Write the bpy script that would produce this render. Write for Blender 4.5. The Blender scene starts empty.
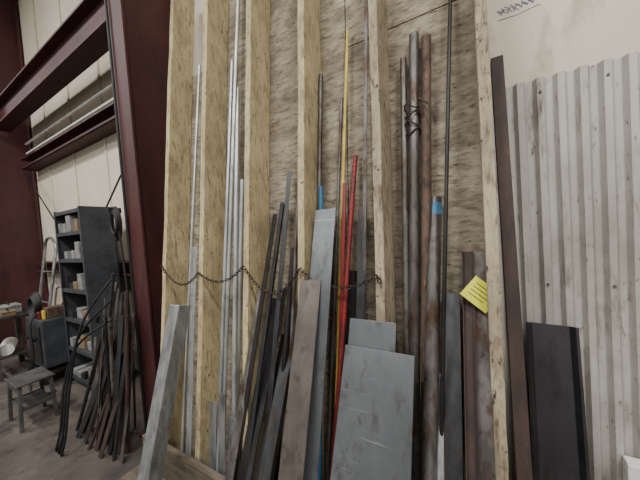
import bpy, bmesh, math, random
from mathutils import Matrix, Vector, noise
random.seed(7)
D=bpy.data
SC=bpy.context.scene
COL=SC.collection

# ---------------------------------------------------------------- materials
def lin(c):
    return tuple(((v/255)/12.92 if v/255<=.04045 else ((v/255+.055)/1.055)**2.4) for v in c)+(1,)
def mat(name,c1,c2=None,c3=None,rough=.6,metal=0,scale=(6,6,6),t1=(.42,.62),scale3=(20,20,20),t3=(.6,.72),bump=.15,bscale=None,detail=8,spec=.4,c4=None,scale4=(1,1,1),t4=(.5,.7),c5=None,scale5=(1,1,1),t5=(.6,.7)):
    m=D.materials.new(name); m.use_nodes=True
    nt=m.node_tree; N=nt.nodes; L=nt.links
    b=N['Principled BSDF']
    b.inputs['Roughness'].default_value=rough; b.inputs['Metallic'].default_value=metal
    b.inputs['Specular IOR Level'].default_value=spec
    tc=N.new('ShaderNodeTexCoord')
    def nz(s,thr,det=detail):
        mp=N.new('ShaderNodeMapping'); mp.inputs['Scale'].default_value=s
        mp.inputs['Location'].default_value=(s[2]*.37,s[0]*.21,s[1]*.13)
        L.new(tc.outputs['Object'],mp.inputs['Vector'])
        n=N.new('ShaderNodeTexNoise'); n.inputs['Scale'].default_value=1; n.inputs['Detail'].default_value=det
        n.inputs['Roughness'].default_value=.65
        L.new(mp.outputs[0],n.inputs['Vector'])
        r=N.new('ShaderNodeMapRange'); r.inputs['From Min'].default_value=thr[0]; r.inputs['From Max'].default_value=thr[1]
        L.new(n.outputs['Fac'],r.inputs['Value'])
        return n,r
    c2=c2 or c1
    n1,r1=nz(scale,t1)
    mx=N.new('ShaderNodeMix'); mx.data_type='RGBA'
    mx.inputs[6].default_value=lin(c1); mx.inputs[7].default_value=lin(c2)
    L.new(r1.outputs[0],mx.inputs[0]); out=mx.outputs[2]
    for cc,ss,tt in ((c3,scale3,t3),(c4,scale4,t4),(c5,scale5,t5)):
        if cc:
            n3,r3=nz(ss,tt)
            m2=N.new('ShaderNodeMix'); m2.data_type='RGBA'
            L.new(out,m2.inputs[6]); m2.inputs[7].default_value=lin(cc); L.new(r3.outputs[0],m2.inputs[0]); out=m2.outputs[2]
    L.new(out,b.inputs['Base Color'])
    if bump:
        nb,_=nz(bscale or scale3,(0,1))
        bp=N.new('ShaderNodeBump'); bp.inputs['Strength'].default_value=bump; bp.inputs['Distance'].default_value=.01
        L.new(nb.outputs['Fac'],bp.inputs['Height']); L.new(bp.outputs[0],b.inputs['Normal'])
    return m
M={}
M['board']=mat('painted_board_aged',(190,176,138),(166,151,114),(104,88,64),.82,0,(5,5,1.3),(.35,.7),(60,60,10),(.53,.70),.3,c4=(130,116,92),scale4=(9,9,4),t4=(.46,.72),c5=(52,42,32),scale5=(70,70,35),t5=(.60,.68))
M['boardR']=mat('painted_board_worn',(172,160,134),(142,129,107),(84,72,58),.82,0,(5,5,1.5),(.35,.7),(60,60,12),(.51,.68),.3,c4=(108,97,80),scale4=(9,9,4),t4=(.44,.70),c5=(46,38,31),scale5=(60,60,30),t5=(.58,.66))
M['ply']=mat('painted_plywood_scuffed',(166,156,136),(130,120,102),(84,73,60),.86,0,(3,3,4.5),(.32,.65),(16,16,52),(.46,.70),.5,c4=(86,76,64),scale4=(4,4,6.5),t4=(.46,.70),c5=(36,30,26),scale5=(26,26,95),t5=(.59,.68))
M['plank']=mat('kerb_plank_wood',(108,98,86),(80,71,60),(44,36,28),.85,0,(2,8,14),(.4,.6),(5,20,60),(.5,.7),.4)
M['floor']=mat('concrete_floor_dirty',(92,84,78),(70,63,58),(40,36,33),.8,0,(1.3,1.3,1.3),(.4,.62),(6,6,6),(.50,.70),.15,c4=(56,50,46),scale4=(.8,.8,.8),t4=(.46,.65))
M['wall']=mat('insulated_wall_cream',(210,201,184),(188,177,158),(134,120,102),.8,0,(.8,1,.8),(.35,.7),(3,3,1.2),(.6,.8),.1)
M['panel']=mat('wall_panel_beige',(212,203,186),(192,181,162),(134,120,102),.8,0,(1.2,1,1.2),(.35,.7),(5,5,2),(.58,.8),.08)
M['corr']=mat('corrugated_sheet_white',(184,181,175),(156,151,144),(92,76,62),.5,.0,(3,3,1.2),(.4,.65),(14,14,2.5),(.55,.71),.1,c4=(124,116,107),scale4=(2,2,1.5),t4=(.46,.75),c5=(82,66,52),scale5=(50,50,16),t5=(.60,.7))
M['red']=mat('oxide_red_steel',(74,38,37),(56,29,29),(38,25,25),.6,.0,(3,3,1.5),(.4,.65),(14,14,4),(.55,.75),.08)
M['galv']=mat('galvanized_steel',(166,168,168),(132,135,137),(96,96,96),.45,.7,(25,25,6),(.4,.6),(12,12,3),(.52,.72),.05)
M['conduit']=mat('galvanized_conduit_metal',(186,188,186),(150,154,154),(100,98,92),.42,.6,(20,20,3),(.4,.6),(30,30,4),(.58,.73),.04)
M['dark']=mat('mill_scale_steel',(68,69,71),(48,47,48),(78,60,48),.45,.6,(12,12,2.5),(.4,.6),(25,25,5),(.56,.72),.06)
M['darker']=mat('oiled_black_steel',(46,44,43),(31,29,29),(64,48,40),.48,.5,(12,12,3),(.4,.6),(25,25,5),(.58,.73),.06)
M['greypipe']=mat('grey_steel_pipe_metal',(104,101,98),(74,70,66),(68,48,36),.5,.55,(18,18,3),(.4,.6),(16,16,5),(.5,.64),.06,c5=(38,33,30),scale5=(45,45,20),t5=(.58,.68))
M['blue']=mat('blue_grey_sheet_steel',(104,107,110),(84,86,89),(62,59,57),.4,.6,(3,3,1.5),(.38,.65),(18,18,6),(.54,.76),.04,c5=(128,130,132),scale5=(3,60,90),t5=(.62,.7))
M['sheetd']=mat('dark_sheet_steel',(70,69,71),(55,53,55),(42,38,37),.4,.6,(4,4,2),(.38,.65),(12,12,4),(.55,.75),.05)
M['rust']=mat('rusty_steel',(104,84,72),(78,62,53),(50,41,37),.72,.3,(12,12,4),(.38,.62),(30,30,12),(.50,.66),.15,c5=(126,92,66),scale5=(40,40,20),t5=(.62,.7))
M['rustp']=mat('browned_steel_plate',(102,95,90),(82,75,71),(60,52,48),.48,.5,(9,9,3),(.38,.62),(25,25,10),(.54,.7),.1)
M['rustd']=mat('rust_brown_angle',(70,56,50),(52,43,40),(90,70,56),.7,.3,(12,12,3),(.38,.62),(35,35,12),(.58,.75),.15)
M['yellow']=mat('yellow_paint',(196,172,62),(158,136,48),(84,68,40),.5,0,(20,20,5),(.4,.6),(40,40,8),(.56,.7),.05)
M['redp']=mat('red_paint',(124,32,33),(88,25,27),(56,30,28),.55,0,(20,20,5),(.4,.6),(40,40,8),(.54,.68),.05)
M['bluep']=mat('blue_tape',(56,106,140),(40,86,120),None,.5,0,bump=0)
M['tag']=mat('yellow_tag_paper',(216,216,76),(202,204,64),None,.6,0,bump=0)
M['ink']=mat('black_ink',(30,30,30),None,None,.6,0,bump=0)
M['inkb']=mat('blue_crayon',(100,122,160),None,None,.8,0,bump=0)
M['shiny']=mat('bright_steel',(200,202,206),(170,172,176),(120,110,100),.22,.9,(20,20,4),(.4,.6),(30,30,6),(.62,.75),.03)
M['shelf']=mat('shelf_grey_enamel',(66,70,76),(52,55,60),(88,80,70),.5,.2,(6,6,6),(.4,.6),(20,20,20),(.65,.78),.04)
M['stool']=mat('stool_grey_steel',(92,92,92),(70,70,70),(60,50,42),.5,.4,(9,9,9),(.4,.6),(20,20,20),(.6,.75),.04)
M['box1']=mat('parts_bin_grey',(140,140,138),(100,100,98),None,.6,.2,(9,9,9),bump=.05)
M['box2']=mat('cardboard',(122,102,76),(100,82,60),None,.85,0,(9,9,9),bump=.05)
M['black']=mat('black_rubber',(22,22,24),(32,32,34),None,.6,0,bump=.03)
M['chain']=mat('chain_steel_dark',(74,66,60),(50,42,38),None,.5,.7,(60,60,60),bump=.05)
M['chrome']=mat('tube_steel_worn',(150,150,152),(110,110,112),None,.35,.7,(9,9,9),bump=0)
M['white']=mat('white_enamel',(222,222,218),(200,200,194),(150,140,126),.5,0,(9,9,9),(.4,.6),(18,18,18),(.62,.8),.03)
M['ceil']=mat('ceiling_metal_white',(200,198,190),(180,178,170),None,.7,0,bump=0)
e=D.materials.new('lamp_glow'); e.use_nodes=True
e.node_tree.nodes['Principled BSDF'].inputs['Emission Color'].default_value=(1,.97,.92,1)
e.node_tree.nodes['Principled BSDF'].inputs['Emission Strength'].default_value=6
M['glow']=e

# ---------------------------------------------------------------- mesh helpers
def obj(name,verts,faces,m,parent=None,smooth=None,bevel=0):
    me=D.meshes.new(name); me.from_pydata([tuple(v) for v in verts],[],faces); me.materials.append(M[m])
    bm=bmesh.new(); bm.from_mesh(me); bmesh.ops.recalc_face_normals(bm,faces=bm.faces); bm.to_mesh(me); bm.free()
    o=D.objects.new(name,me); COL.objects.link(o)
    if smooth:
        for p in me.polygons: p.use_smooth=len(p.vertices)<=4
        try: me.set_sharp_from_angle(angle=math.radians(40))
        except Exception: pass
    if bevel:
        b=o.modifiers.new('bev','BEVEL'); b.width=bevel; b.segments=2; b.limit_method='ANGLE'
    if parent: o.parent=parent
    return o
def empty(name):
    e=D.objects.new(name,None); e.empty_display_size=.1; COL.objects.link(e); return e
def boxm(x0,x1,y0,y1,z0,z1):
    v=[(x,y,z) for z in (z0,z1) for y in (y0,y1) for x in (x0,x1)]
    f=[(0,1,3,2),(4,6,7,5),(0,4,5,1),(2,3,7,6),(0,2,6,4),(1,5,7,3)]
    return v,f
def box(name,x0,x1,y0,y1,z0,z1,m,parent=None,bevel=.004):
    v,f=boxm(x0,x1,y0,y1,z0,z1); return obj(name,v,f,m,parent,bevel=bevel)
class MB:
    def __init__(s): s.v=[]; s.f=[]
    def add(s,v,f):
        n=len(s.v); s.v+=[tuple(a) for a in v]; s.f+=[tuple(i+n for i in q) for q in f]
    def box(s,*a): s.add(*boxm(*a))
    def prof(s,B,T,p,rot=0): s.add(*profm(B,T,p,rot))
    def tube(s,pts,r,n=8,closed=False):
        s.add(*tubem(pts,r,n,closed))
def frame(B,T,rot=0):
    B=Vector(B);T=Vector(T); z=(T-B).normalized()
    x=Vector((1,0,0)) if abs(z.x)<.9 else Vector((0,1,0))
    x=(x-z*x.dot(z)).normalized(); y=z.cross(x)
    if rot:
        q=Matrix.Rotation(rot,3,z); x=q@x; y=q@y
    return B,T,x,y,z
def profm(B,T,p,rot=0,seg=1,bend=0):
    B,T,x,y,z=frame(B,T,rot); n=len(p); v=[]; f=[]
    for i in range(seg+1):
        t=i/seg; c=B.lerp(T,t)+y*bend*math.sin(math.pi*t)
        for a,b in p: v.append(c+x*a+y*b)
    for i in range(seg):
        for j in range(n):
            k=(j+1)%n; f.append((i*n+j,i*n+k,(i+1)*n+k,(i+1)*n+j))
    f.append(tuple(range(n))[::-1]); f.append(tuple(range(seg*n,seg*n+n)))
    return v,f
def tubem(pts,r,n=8,closed=False):
    pts=[Vector(p) for p in pts]; v=[];f=[];m=len(pts)
    up=None
    for i,p in enumerate(pts):
        a=pts[(i-1)%m] if (closed or i>0) else p
        b=pts[(i+1)%m] if (closed or i<m-1) else p
        t=(b-a).normalized()
        if up is None:
            up=Vector((0,0,1)) if abs(t.z)<.9 else Vector((1,0,0))
        u=(up-t*up.dot(t)).normalized(); w=t.cross(u); up=u
        for j in range(n):
            an=2*math.pi*j/n; v.append(p+u*r*math.cos(an)+w*r*math.sin(an))
    for i in range(m if closed else m-1):
        for j in range(n):
            k=(j+1)%n; i2=(i+1)%m
            f.append((i*n+j,i*n+k,i2*n+k,i2*n+j))
    if not closed:
        f.append(tuple(range(n))[::-1]); f.append(tuple(range((m-1)*n,m*n)))
    return v,f
def smoothpath(P,sub=8):
    P=[Vector(p) for p in P]; out=[]
    for i in range(len(P)-1):
        p0=P[max(i-1,0)];p1=P[i];p2=P[i+1];p3=P[min(i+2,len(P)-1)]
        for k in range(sub):
            t=k/sub
            out.append(.5*((2*p1)+(p2-p0)*t+(2*p0-5*p1+4*p2-p3)*t*t+(3*p1-p0-3*p2+p3)*t**3))
    out.append(P[-1]); return out
def pipe(name,B,T,r,m,wall=.004,parent=None,n=20,bend=0):
    """hollow pipe"""
    B,T,x,y,z=frame(B,T); v=[];f=[]; seg=6
    rings=[]
    for t in range(seg+1):
        c=B.lerp(T,t/seg)+y*bend*math.sin(math.pi*t/seg)
        rings.append((c,r))
    rings.append((T,r-wall)); rings.append((T-z*.08,r-wall))
    for c,rr in rings:
        for j in range(n):
            a=2*math.pi*j/n; v.append(c+x*rr*math.cos(a)+y*rr*math.sin(a))
    for i in range(len(rings)-1):
        for j in range(n):
            k=(j+1)%n; f.append((i*n+j,i*n+k,(i+1)*n+k,(i+1)*n+j))
    f.append(tuple(range(n))[::-1]); f.append(tuple(range((len(rings)-1)*n,len(rings)*n)))
    return obj(name,v,f,m,parent,smooth=True)
def flat(w,t): return [(-w/2,-t/2),(w/2,-t/2),(w/2,t/2),(-w/2,t/2)]
def angle(a,b,t):
    return [(0,0),(a,0),(a,t),(t,t),(t,b),(0,b)]
def chan(w,d,t):
    return [(-w/2,0),(w/2,0),(w/2,d),(w/2-t,d),(w/2-t,t),(-w/2+t,t),(-w/2+t,d),(-w/2,d)]
def chanf(w,d,t):
    return [(a,-b) for a,b in chan(w,d,t)][::-1]
def bar(name,B,T,p,m,rot=0,parent=None,bevel=.0015,bend=0):
    v,f=profm(B,T,p,rot,8 if bend else 1,bend); return obj(name,v,f,m,parent,bevel=bevel)

# ---------------------------------------------------------------- room
box('floor',-13,5,-6,2.0,-.1,0,'floor',bevel=0)
box('wall_back',-13,5,1.6,1.8,0,6.5,'wall',bevel=0)
box('wall_left',-13.2,-13,-6,1.8,0,6.5,'wall',bevel=0)
box('wall_right',5,5.2,-6,1.8,0,6.5,'wall',bevel=0)
box('ceiling',-13.2,5.2,-6,1.8,6.5,6.6,'ceil',bevel=0)
box('wall_panel_upper',-2.1,5,1.53,1.6,2.06,6.5,'panel',bevel=0)
box('trim_panel_seam',.0,5,1.515,1.53,2.95,2.99,'panel',bevel=.003)
per=.068; vs=[];fs=[]
x=-.6; prof=[]
while x<5.0:
    prof+= [(x,1.514),(x+.024,1.514),(x+.036,1.490),(x+.056,1.490)]; x+=per
nz=24
for k in range(nz+1):
    z=2.08*k/nz
    for (a,b) in prof:
        d=.004*noise.noise(Vector((a*3,z*2,0)))
        vs.append((a,b+d,z))
n=len(prof)
for k in range(nz):
    for j in range(n-1): fs.append((k*n+j,k*n+j+1,(k+1)*n+j+1,(k+1)*n+j))
o=obj('wall_corrugated',vs,fs,'corr'); so=o.modifiers.new('s','SOLIDIFY'); so.thickness=.003; so.offset=0
mb=MB()
x=-.6+per*9+.046
while x<2.5:
    for z in (.35,1.2,2.02): mb.tube([(x,1.489,z),(x,1.483,z)],.005,8)
    x+=per*3
obj('trim_corrugated_screws',mb.v,mb.f,'greypipe')

def column(x,yf,name='steel_column',w=.1):
    e=empty(name); mb=MB()
    mb.box(x-w,x+w,yf,yf+.016,0,6.5)
    mb.box(x-.006,x+.006,yf+.016,1.58,0.02,6.5)
    mb.box(x-w,x+w,1.562,1.58,0,6.5)
    mb.box(x-w-.03,x+w+.03,yf-.04,1.59,0,.02)
    obj('i_section',mb.v,mb.f,'red',e,bevel=.002)
    mb=MB()
    for yy in (yf+.06,yf+.12): 
        for z in (3.4,3.6): mb.tube([(x-.02,yy,z),(x+.02,yy,z)],.014,6)
    obj('bolts',mb.v,mb.f,'red',e)
    return e
column(-2.2,1.06); column(-6.3,.95); column(-10.4,.95); 
def girt(name,z,y0,y1,h,x0=-6.15,x1=-2.32,m='red'):
    mb=MB(); mb.box(x0,x1,y1-.01,y1,z,z+h); mb.box(x0,x1,y0,y1,z,z+.01); mb.box(x0,x1,y0,y1,z+h-.01,z+h)
    mb.box(x0,x1,y0,y0+.01,z,z+.035)
    return obj(name,mb.v,mb.f,m,bevel=.001)
girt('wall_girt',2.78,1.42,1.598,.16); girt('wall_girt',1.15,1.45,1.598,.16)
mb=MB(); mb.box(-6.15,-2.34,1.16,1.34,3.34,3.36); mb.box(-6.15,-2.34,1.24,1.26,3.36,3.66); mb.box(-6.15,-2.34,1.16,1.34,3.66,3.68)
obj('eave_beam',mb.v,mb.f,'red',bevel=.002)
mb=MB()
for z in (3.05,3.2): mb.tube([(-6.15,1.5,z),(-2.34,1.5,z)],.016,8)
obj('wall_conduit_run',mb.v,mb.f,'white')
mb=MB(); mb.tube([(-2.45,1.44,2.75),(-5.6,1.44,.35)],.009,8)
obj('cross_brace_rod',mb.v,mb.f,'darker')
mb=MB(); mb.tube([(-6.1,1.43,2.75),(-3.1,1.43,.35)],.009,8)
obj('cross_brace_rod',mb.v,mb.f,'darker')
mb=MB()
xx=-5.6
while xx<-2.4: mb.box(xx,xx+.03,1.585,1.6,0,6.5); xx+=.9
obj('trim_wall_batten',mb.v,mb.f,'wall')

# ---------------------------------------------------------------- storage rack
rack=empty('metal_stock_rack')
def fy(z): return .89+.12*z
HR=3.36
def divider(i,x,m):
    n=70; v=[];f=[]
    for k in range(n+1):
        z=HR*k/n
        w=.010*noise.noise(Vector((i*7.1,z*.6,0)))
        w2=.005*noise.noise(Vector((i*3.1,z*4,5)))
        w3=.009*max(0,noise.noise(Vector((i*5.7,z*15,9))))
        for dx,dy in ((0,w2),(.038-w3*.6,w2+w3),(.038,.17),(0,.17)): v.append((x+dx+w,fy(z)+dy,z))
    for k in range(n):
        for j in range(4):
            q=(j+1)%4; f.append((k*4+j,k*4+q,(k+1)*4+q,(k+1)*4+j))
    f.append((3,2,1,0)); f.append(tuple(range(n*4,n*4+4)))
    obj('divider_board_%d'%i,v,f,m,rack,bevel=.003)
DX=[-1.86,-1.475,-1.095,-.735,-.36,.025]
for i,x in enumerate(DX): divider(i+1,x,'board' if i<4 else 'boardR')
def backing(nm,x0,x1,z0,z1,off=0):
    v=[(x,fy(z)+.172+o+off,z) for z in (z0,z1) for o in (0,.016) for x in (x0,x1)]
    f=[(0,1,3,2),(4,6,7,5),(0,4,5,1),(2,3,7,6),(0,2,6,4),(1,5,7,3)]
    obj(nm,v,f,'ply',rack,bevel=.002)
backing('backing_sheet_1',-1.855,-1.45,0,2.75); backing('backing_sheet_2',-1.445,-.55,0,3.3); backing('backing_sheet_3',-.545,.065,0,2.44); backing('backing_sheet_4',-.545,.065,2.445,3.34)
box('kerb_plank',-1.91,.3,.85,.885,.03,.27,'plank',rack,.004)
box('sill_timber',-1.93,.3,.70,.845,0,.09,'plank',rack,.006)

# chain
nodes=[(-1.84,1.34),(-1.455,1.30),(-1.075,1.34),(-.715,1.33),(-.34,1.31)]
sag=[.10,.07,.13,.07]
path=[]
for a,b,s in zip(nodes[:-1],nodes[1:],sag):
    for k in range(24):
        t=k/24; path.append(Vector((a[0]+(b[0]-a[0])*t, fy(1.3)-.016, a[1]+(b[1]-a[1])*t-4*s*t*(1-t))))
path.append(Vector((nodes[-1][0],fy(1.3)-.016,nodes[-1][1])))
for k in range(1,3): path.append(path[-1]+Vector((.002,-.001,-.018)))
pts=[path[0]]; acc=0; step=.021
for a,b in zip(path[:-1],path[1:]):
    l=(b-a).length; d=0
    while acc+(l-d)>=step:
        d+=step-acc; pts.append(a.lerp(b,d/l)); acc=0
    acc+=l-d
mb=MB()
for i,(a,b) in enumerate(zip(pts[:-1],pts[1:])):
    t=(b-a).normalized(); s=Vector((0,1,0)); s=(s-t*s.dot(t)).normalized(); w=t.cross(s)
    if i%2: s=w
    c=(a+b)/2; L=.009; W=.006; ring=[]
    for k in range(10):
        an=2*math.pi*k/10; ca,sa=math.cos(an),math.sin(an)
        ring.append(c+t*(ca*W+(L if ca>0 else -L)*.7)+s*sa*W*1.1)
    mb.tube(ring,.0024,5,True)
obj('retaining_chain',mb.v,mb.f,'chain',smooth=True)

# ---------------------------------------------------------------- stock
bar('galvanized_box_section',(-1.50,.60,0.0),(-1.525,.945,1.12),[(-.045,-.04),(.045,-.04),(.045,.04),(-.045,.04)],'galv',bevel=.004)
bar('galvanized_angle_strip',(-1.62,.93,.0),(-1.64,1.13,1.45),angle(.05,.03,.003),'conduit')
pipe('galvanized_conduit',(-1.69,.95,0),(-1.70,1.36,2.77),.009,'conduit',.002)
pipe('galvanized_conduit',(-1.33,.93,0),(-1.35,1.34,2.66),.011,'conduit',.002)
pipe('galvanized_conduit',(-1.33,.96,0),(-1.29,1.40,3.2),.012,'conduit',.002)
pipe('galvanized_conduit',(-1.22,.95,0),(-1.30,1.32,2.46),.014,'conduit',.002)
pipe('galvanized_conduit',(-1.26,.99,0),(-1.25,1.25,1.85),.016,'conduit',.002)
for a,z in ((-1.36,.55),(-1.28,.62),(-1.21,.5)):
    bar('galvanized_offcut',(a,.925,0),(a,.99,z),flat(.055,.004),'galv')
bar('steel_angle_bar',(-.98,.70,0),(-.93,1.20,1.67),angle(.03,.03,.004),'dark',rot=-.3)
bar('steel_angle_bar',(-.89,.75,0),(-.88,1.22,1.84),angle(.025,.025,.004),'dark',rot=.2)
bar('steel_angle_bar',(-1.02,.66,0),(-.98,1.19,1.61),angle(.03,.03,.004),'darker',rot=-.1)
bar('steel_flat_bar',(-.95,.62,0),(-.95,1.13,1.15),flat(.05,.006),'darker',rot=.3)
bar('steel_flat_bar',(-.91,.60,0),(-.90,1.15,1.2),flat(.035,.008),'dark',rot=-.3)
bar('steel_channel',(-.85,.58,0),(-.87,1.08,.98),chan(.05,.03,.005),'darker',rot=-.1)
bar('steel_channel',(-.78,.52,0),(-.83,1.05,.95),chan(.06,.03,.005),'dark')
bar('steel_flat_bar',(-.99,.60,0),(-1.02,1.10,1.2),flat(.04,.008),'greypipe',rot=.2)
pipe('steel_pipe',(-.84,.80,0),(-.82,1.14,1.42),.013,'darker')
pipe('steel_pipe',(-.79,.83,0),(-.80,1.2,1.75),.010,'greypipe')
bar('browned_steel_plate',(-.60,.50,0),(-.65,1.02,1.28),flat(.105,.008),'rustp',rot=.02)
bar('grey_steel_plate',(-.585,.60,0),(-.61,1.13,1.60),flat(.11,.006),'blue')
pipe('steel_pipe',(-.68,.93,0),(-.68,1.31,2.33),.012,'greypipe')
pipe('steel_pipe',(-.63,.93,0),(-.56,1.29,2.16),.008,'greypipe')
p=pipe('blue_painted_rod',(-.66,.93,0),(-.665,1.2,1.72),.012,'bluep')
bar('yellow_flat_bar',(-.60,.93,0),(-.52,1.33,2.51),flat(.014,.006),'yellow')
rb=MB(); B=Vector((-.55,.75,0)); T=Vector((-.49,1.25,1.85)); rb.tube([B,T],.011,12)
_,_,ax,ay,az=frame(B,T); hp=[]
N=int((T-B).length/.026)*8
for i in range(N):
    t=i/N; an=i/8*2*math.pi; hp.append(B.lerp(T,t)+ax*.0105*math.cos(an)+ay*.0105*math.sin(an))
rb.tube(hp,.0022,5); obj('red_threaded_bar',rb.v,rb.f,'redp',smooth=True)
bar('red_flat_bar',(-.515,.78,0),(-.535,1.2,1.72),flat(.018,.006),'redp')
bar('steel_angle_bar',(-.47,.93,0),(-.42,1.38,2.9),angle(.018,.018,.003),'greypipe')
bar('steel_flat_bar',(-.46,.85,0),(-.45,1.2,1.6),flat(.04,.006),'dark')
bar('steel_flat_bar',(-.53,.8,0),(-.50,1.17,1.3),flat(.05,.006),'darker')
bar('sheet_steel_offcut',(-.37,.58,0),(-.37,1.01,1.13),flat(.19,.004),'blue')
bar('sheet_steel_plate',(-.335,.46,0),(-.335,.955,1.04),flat(.265,.006),'blue')
pipe('steel_pipe',(-.27,.93,0),(-.25,1.30,2.25),.014,'greypipe')
pipe('steel_pipe',(-.255,.93,0),(-.20,1.31,2.34),.021,'greypipe')
pipe('rusty_steel_pipe',(-.21,.90,0),(-.15,1.31,2.31),.020,'rust')
pp=empty('capped_steel_pipe')
pipe('tube',(-.19,.70,0),(-.14,1.22,1.60),.026,'greypipe',parent=pp)
a=Vector((-.19,.70,0)).lerp(Vector((-.14,1.22,1.60)),.955); b=Vector((-.19,.70,0)).lerp(Vector((-.14,1.22,1.60)),.985)
pipe('tape_band',a,b,.0268,'bluep',parent=pp,wall=.001)
pipe('steel_rod',(-.17,.80,0),(-.03,1.38,2.8),.007,'darker')
pipe('bright_steel_tube',(-.14,.58,0),(-.135,1.06,.94),.021,'shiny')
pipe('bright_steel_tube',(-.175,.56,0),(-.175,1.03,.88),.010,'shiny')
mb=MB()
for k in range(10): 
    zz=2.0-k*.012
    ring=[Vector((-.215+.03*math.cos(an)+(k%3)*.004,1.24+.03*math.sin(an),zz+.012*math.sin(an*2+k))) for an in [2*math.pi*j/12 for j in range(12)]]
    if k%3==0: mb.tube(ring,.003,5,True)
mb.tube([(-.18,1.21,2.02),(-.14,1.2,1.98),(-.12,1.2,1.9)],.004,6)
obj('wire_tie',mb.v,mb.f,'chain',smooth=True)
bar('steel_channel',(-.10,.60,0),(-.09,1.16,1.22),chan(.055,.03,.005),'dark')
bar('steel_channel',(-.05,.65,0),(-.03,1.17,1.38),chanf(.038,.02,.004),'rustd')
bar('steel_channel',(-.015,.65,0),(.01,1.17,1.38),chan(.045,.02,.004),'greypipe')
bar('steel_flat_bar',(-.035,.60,0),(-.035,1.08,1.05),flat(.03,.006),'darker')
bar('steel_flat_bar',(.0,.62,0),(.0,1.02,.95),flat(.025,.006),'rustd')
bar('rusty_angle_iron',(.078,.84,0),(.078,1.26,2.11),[(0,0),(.04,0),(.04,.005),(.005,.005),(.005,.04),(0,.04)],'rustd')
bar('formed_sheet_channel',(.225,1.18,0),(.255,1.44,1.04),[(-.085,-.02),(-.075,-.024),(-.06,0),(.06,0),(.075,-.024),(.085,-.02),(.083,-.017),(.076,-.020),(.062,.004),(-.062,.004),(-.076,-.020),(-.083,-.017)],'sheetd',bevel=.0005)
bar('rusty_flat_bar',(.13,1.15,0),(.145,1.40,.85),flat(.04,.006),'rustd')
# tag
tag=empty('inspection_tag')
def tagpt(u,v):
    c=Vector((.006,1.078,1.24)); ux=Vector((.75,0.05,-.65)).normalized(); up=Vector((.6,.25,.72)); up=(up-ux*up.dot(ux)).normalized()
    return c+ux*u+up*v
nrm=(tagpt(1,0)-tagpt(0,0)).cross(tagpt(0,1)-tagpt(0,0)).normalized()
if nrm.y>0: nrm=-nrm
def tagq(nm,u0,u1,v0,v1,o,m):
    v=[];
    for oo in (o,o+.0008):
        for a,b in ((u0,v0),(u1,v0),(u1,v1),(u0,v1)): v.append(tagpt(a,b)+nrm*oo)
    obj(nm,v,[(0,1,2,3),(7,6,5,4),(0,4,5,1),(1,5,6,2),(2,6,7,3),(3,7,4,0)],m,tag)
tagq('paper',-.05,.05,-.042,.042,0,'tag')
for k in range(4): tagq('text_%d'%k,-.035,.035-.012*(k%2),.022-.014*k,.0245-.014*k,.001,'ink')
mb=MB()
for j in range(6):
    x0=.14+j*.022; pt=[(x0+.012*math.sin(k*1.3+j),1.528,2.42+.012*math.cos(k*1.7+j)+k*.002) for k in range(8)]
    mb.tube(pt,.0009,5)
mb.tube([(.13,1.528,2.395),(.2,1.528,2.39),(.28,1.528,2.40)],.0009,5)
obj('wall_handwriting',mb.v,mb.f,'inkb')
jb=empty('electrical_box')
box('body',.47,.62,1.43,1.485,.40,.52,'white',jb,.004); box('cover',.465,.625,1.42,1.43,.395,.525,'white',jb,.003)
pipe('conduit_stub',(.59,1.465,0),(.59,1.465,.40),.011,'white',parent=jb)

# ---------------------------------------------------------------- left side objects
sh=empty('shelving_unit')
X0,X1,Y0,Y1,H=-3.95,-3.3,1.12,1.40,1.9
mb=MB()
for x_ in (X0,X1-.004): mb.box(x_,x_+.004,Y0,Y1,0.02,H)
mb.box(X0,X1,Y1-.004,Y1,.02,H)
for x_ in (X0,X1-.03): mb.box(x_,x_+.03,Y0-.004,Y0,0,H); mb.box(x_,x_+.03,Y1,Y1+.004,0,H)
obj('frame',mb.v,mb.f,'shelf',sh)
mb=MB(); zs=[.1,.42,.74,1.06,1.38,1.66,1.88]
for z in zs: mb.box(X0+.004,X1-.004,Y0,Y1-.004,z,z+.006); mb.box(X0+.004,X1-.004,Y0,Y0+.004,z-.03,z)
obj('shelves',mb.v,mb.f,'shelf',sh)
mbs={'box1':MB(),'box2':MB(),'dark':MB()}
for z in zs[:-1]:
    x_=X0+.03
    while x_<X1-.12:
        w=random.uniform(.06,.14); h=random.uniform(.05,.18); mbs[random.choice(['box1','box1','box2','dark'])].box(x_,x_+w,Y0+random.uniform(.01,.06),Y1-.05,z+.006,z+.006+h); x_+=w+random.uniform(.005,.05)
for k,b_ in mbs.items(): obj('bins_'+k,b_.v,b_.f,k,sh,bevel=.004)

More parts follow.
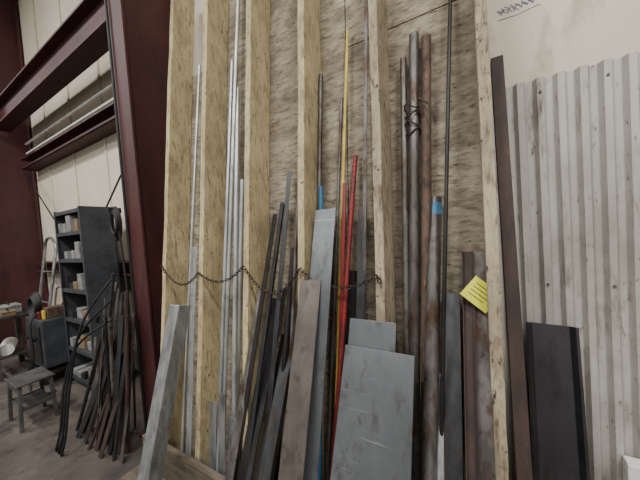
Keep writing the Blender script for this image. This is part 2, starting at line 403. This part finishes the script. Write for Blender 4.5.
# pile of bars beside column
mb=MB(); mb2=MB(); mb3=MB()
for i in range(24):
    fx=-2.88+.031*i+random.uniform(-.04,.04); tx=-2.50+.014*i+random.uniform(-.05,.04); z=random.uniform(.6,1.32)
    if i%6==5: tx=fx-.1
    B=(fx,.76+random.uniform(0,.15),0); T=(tx,.98+random.uniform(-.03,.05),z)
    [mb,mb2,mb3][i%3].prof(B,T,random.choice([flat(.045,.006),angle(.04,.04,.005),[(0.013*math.cos(a*.785),.013*math.sin(a*.785)) for a in range(8)]]),random.uniform(-.5,.5))
pl_=empty('leaning_scrap_bars'); obj('bars_dark',mb.v,mb.f,'dark',pl_); obj('bars_rusty',mb2.v,mb2.f,'rustd',pl_); obj('bars_grey',mb3.v,mb3.f,'greypipe',pl_)
mb=MB()
for k in range(3):
    ox=-.05*k
    P=[(-2.32+ox*.4,.93,1.25-.15*k),(-2.45+ox,.78,.95-.08*k),(-2.58+ox,.72,.5),(-2.60+ox,.68,.18),(-2.66+ox,.66,.012),(-2.80+ox,.70+.02*k,.012)]
    mb.tube(smoothpath(P),.008,7)
obj('draped_cables',mb.v,mb.f,'black',pl_,smooth=True)
hk=[(-2.36,.86,0),(-2.36,.88,.8),(-2.35,.88,.93)]+[(-2.35-.06+.06*math.cos(a*.35),.88,.93+.06*math.sin(a*.35)) for a in range(1,10)]
v,f=tubem(hk,.009,8); obj('hooked_steel_rod',v,f,'darker',smooth=True)
mb=MB()
for k in range(6):
    r=.10-.007*k; mb.tube([( -2.36+.006*k+r*.7*math.cos(a),1.015-.006*k,1.66+r*1.25*math.sin(a)) for a in [2*math.pi*j/24 for j in range(24)]],.009,6,True)
mb.box(-2.385,-2.355,.97,1.055,1.74,1.78)
mb.tube([(-2.29,1.0,1.6),(-2.28,1.01,1.2),(-2.27,1.0,.6),(-2.29,.98,.1)],.008,6)
obj('coiled_air_hose',mb.v,mb.f,'black',smooth=True)
pipe('column_conduit',(-2.27,1.045,0),(-2.27,1.045,6.4),.009,'black')

st=empty('steel_step_stool')
sx,sy=-3.5,.72
box('top',sx-.17,sx+.17,sy-.12,sy+.12,.37,.385,'stool',st,.003)
box('lower_step',sx-.15,sx+.15,sy-.1,sy+.1,.17,.18,'stool',st,.003)
mb=MB()
for a in (-1,1):
    for b in (-1,1):
        mb.prof((sx+a*.16,sy+b*.11,0),(sx+a*.14,sy+b*.095,.37),flat(.025,.025))
for b in (-1,1): mb.box(sx-.15,sx+.15,sy+b*.1-.008,sy+b*.1+.008,.31,.37)
for a in (-1,1): mb.box(sx+a*.15-.008,sx+a*.15+.008,sy-.1,sy+.1,.16,.19)
obj('legs',mb.v,mb.f,'stool',st,bevel=.002)

# workbench (far left)
wb=empty('steel_workbench')
box('top',-5.5,-4.85,.72,1.1,.70,.73,'dark',wb,.003)
mb=MB()
for a in (-5.47,-4.92):
    for b in (.74,1.04): mb.box(a,a+.05,b,b+.05,0,.70)
mb.box(-5.47,-4.88,.76,.78,.12,.16); mb.box(-5.47,-4.88,1.05,1.07,.12,.16)
mb.box(-5.45,-4.9,.78,1.05,.24,.25)
obj('frame',mb.v,mb.f,'greypipe',wb)
mb=MB(); mb.tube([(-5.3,.95,.33),(-4.95,.85,.33)],.07,16); obj('paper_roll',mb.v,mb.f,'white',wb)
def toolbox(name,x,y,z,w,d,h,m,par):
    box(name+'_body',x,x+w,y,y+d,z,z+h*.7,m,par,.006); box(name+'_lid',x-.004,x+w+.004,y-.004,y+d+.004,z+h*.7,z+h,m,par,.01)
    v,f=tubem([(x+w*.3,y+d/2,z+h),(x+w*.3,y+d/2,z+h+.03),(x+w*.7,y+d/2,z+h+.03),(x+w*.7,y+d/2,z+h)],.006,6); obj(name+'_handle',v,f,'black',par)
toolbox('parts_case',-5.35,.85,.73,.24,.2,.1,'box1',wb)
toolbox('tool_case',-5.05,.84,.73,.14,.12,.06,'box2',wb)
# welding cart
wc=empty('welding_cart')
box('machine_body',-4.70,-4.16,.98,1.30,.18,.72,'shelf',wc,.012)
box('front_panel',-4.66,-4.20,.965,.98,.24,.66,'dark',wc,.004)
box('tray',-4.76,-4.10,.95,1.32,.12,.15,'darker',wc,.004)
mb=MB()
for a in (-4.68,-4.20):
    for b in (1.0,1.26): mb.tube([(a-.015,b,.06),(a+.015,b,.06)],.06,16)
obj('wheels',mb.v,mb.f,'black',wc)
mb=MB(); mb.tube(smoothpath([(-4.68,1.24,.72),(-4.68,1.27,.95),(-4.6,1.28,1.02),(-4.26,1.28,1.02),(-4.18,1.27,.95),(-4.18,1.24,.72)]),.012,8)
obj('handle',mb.v,mb.f,'chrome',wc,smooth=True)
mb=MB()
for k in range(5): mb.tube([(-4.5+.12*math.cos(a),1.0+.012*k,.84+.12*math.sin(a)+.012*k) for a in [2*math.pi*j/20 for j in range(20)]],.011,6,True)
for k in range(2): mb.tube(smoothpath([(-4.40+.05*k,1.05,.80),(-4.34+.05*k,.93,.70),(-4.30+.05*k,.92,.35),(-4.36+.05*k,.88,.02),(-4.0+.05*k,.86,.012),(-3.9,.98,.012)]),.010,7)
obj('cable_coil',mb.v,mb.f,'black',wc,smooth=True)
mb=MB()
for k,(a,b_) in enumerate(((-4.56,.5),(-4.44,.5),(-4.32,.5))): mb.tube([(a,.94,b_),(a,.966,b_)],.02,12)
obj('knobs',mb.v,mb.f,'black',wc)
box('rag_box',-4.34,-4.20,1.05,1.2,.72,.84,'rust',wc,.006)
box('yellow_clamp',-4.28,-4.22,1.02,1.045,.72,.82,'yellow',wc,.008)
box('red_clamp',-4.36,-4.31,1.0,1.03,.72,.80,'redp',wc,.008)

# hand truck
ht=empty('hand_truck')
cx,cy=-5.05,1.14
def arc(x0,x1,y,zt):
    r=(x1-x0)/2; return [((x0+x1)/2-r*math.cos(a),y,zt+r*.8*math.sin(a)) for a in [math.pi*j/10 for j in range(11)]]
P=[(cx-.2,cy+.0,.12)]+arc(cx-.2,cx+.2,cy+.22,1.5)+[(cx+.2,cy,.12)]
v,f=tubem(P,.018,8); obj('loop_frame',v,f,'chrome',ht,smooth=True)
mb=MB()
for z,dy in ((.4,.045),(.8,.11),(1.2,.175)): mb.tube([(cx-.2,cy+dy,z),(cx+.2,cy+dy,z)],.011,8)
obj('cross_bars',mb.v,mb.f,'chrome',ht)
box('toe_plate',cx-.22,cx+.22,cy-.03,cy+.15,.02,.03,'dark',ht)
mb=MB()
for s_ in (-1,1):
    mb.tube([(cx+s_*.25+.025*t,cy+.12,.13) for t in (-1,1)],.13,20)
mb.tube([(cx-.26,cy+.12,.13),(cx+.26,cy+.12,.13)],.01,8)
obj('wheels',mb.v,mb.f,'black',ht)
rl=empty('wall_tool_rack')
box('rail',-5.2,-4.1,1.55,1.6,1.02,1.08,'box2',rl,.004)
mb=MB(); mb2=MB()
for k in range(11):
    a=-5.15+.1*k; h=random.uniform(.15,.4)
    (mb if k%2 else mb2).prof((a,1.53,1.05-h),(a+.01,1.54,1.12),flat(.03,.012))
    mb.tube([(a,1.55,1.05),(a,1.51,1.05),(a,1.505,1.07)],.005,6)
obj('hanging_tools',mb.v,mb.f,'rustd',rl); obj('hanging_handles',mb2.v,mb2.f,'box2',rl)

# ---------------------------------------------------------------- lights
def lamp(x,y,pw,sx=1.2,sy=.3):
    e=empty('ceiling_light_fixture')
    box('housing',x-sx/2,x+sx/2,y-sy/2,y+sy/2,5.62,5.7,'white',e,.005)
    box('diffuser',x-sx/2+.02,x+sx/2-.02,y-sy/2+.02,y+sy/2-.02,5.60,5.62,'glow',e,0)
    mb=MB()
    for s_ in (-1,1): mb.tube([(x+s_*sx*.4,y,5.7),(x+s_*sx*.4,y,6.5)],.006,6)
    obj('hangers',mb.v,mb.f,'black',e)
    l=D.lights.new('high_bay','AREA'); l.shape='RECTANGLE'; l.size=sx; l.size_y=sy; l.energy=pw; l.color=(1,.985,.955)
    o=D.objects.new('high_bay_light',l); COL.objects.link(o); o.location=(x,y,5.58); o.parent=e
for x_,y_,p_ in ((2.2,-1.5,270),(-1.5,-2.0,200),(-5.5,-1.5,170),(-9.5,-1.5,150),(1,-4.5,210),(-4,-4.5,180)): lamp(x_,y_,p_)
w=D.worlds.new('World'); SC.world=w; w.use_nodes=True
w.node_tree.nodes['Background'].inputs[0].default_value=(1,.99,.97,1); w.node_tree.nodes['Background'].inputs[1].default_value=.5

# ---------------------------------------------------------------- camera
cam=D.cameras.new('Camera'); co=D.objects.new('Camera',cam); COL.objects.link(co)
cam.sensor_width=36; cam.lens=36*270/640; cam.clip_start=.02
R=(Matrix.Rotation(math.radians(30),4,'Z')@Matrix.Rotation(math.radians(88),4,'X')@Matrix.Rotation(math.radians(-4),4,'Z'))
co.matrix_world=Matrix.Translation((0,0,1.5))@R
SC.camera=co
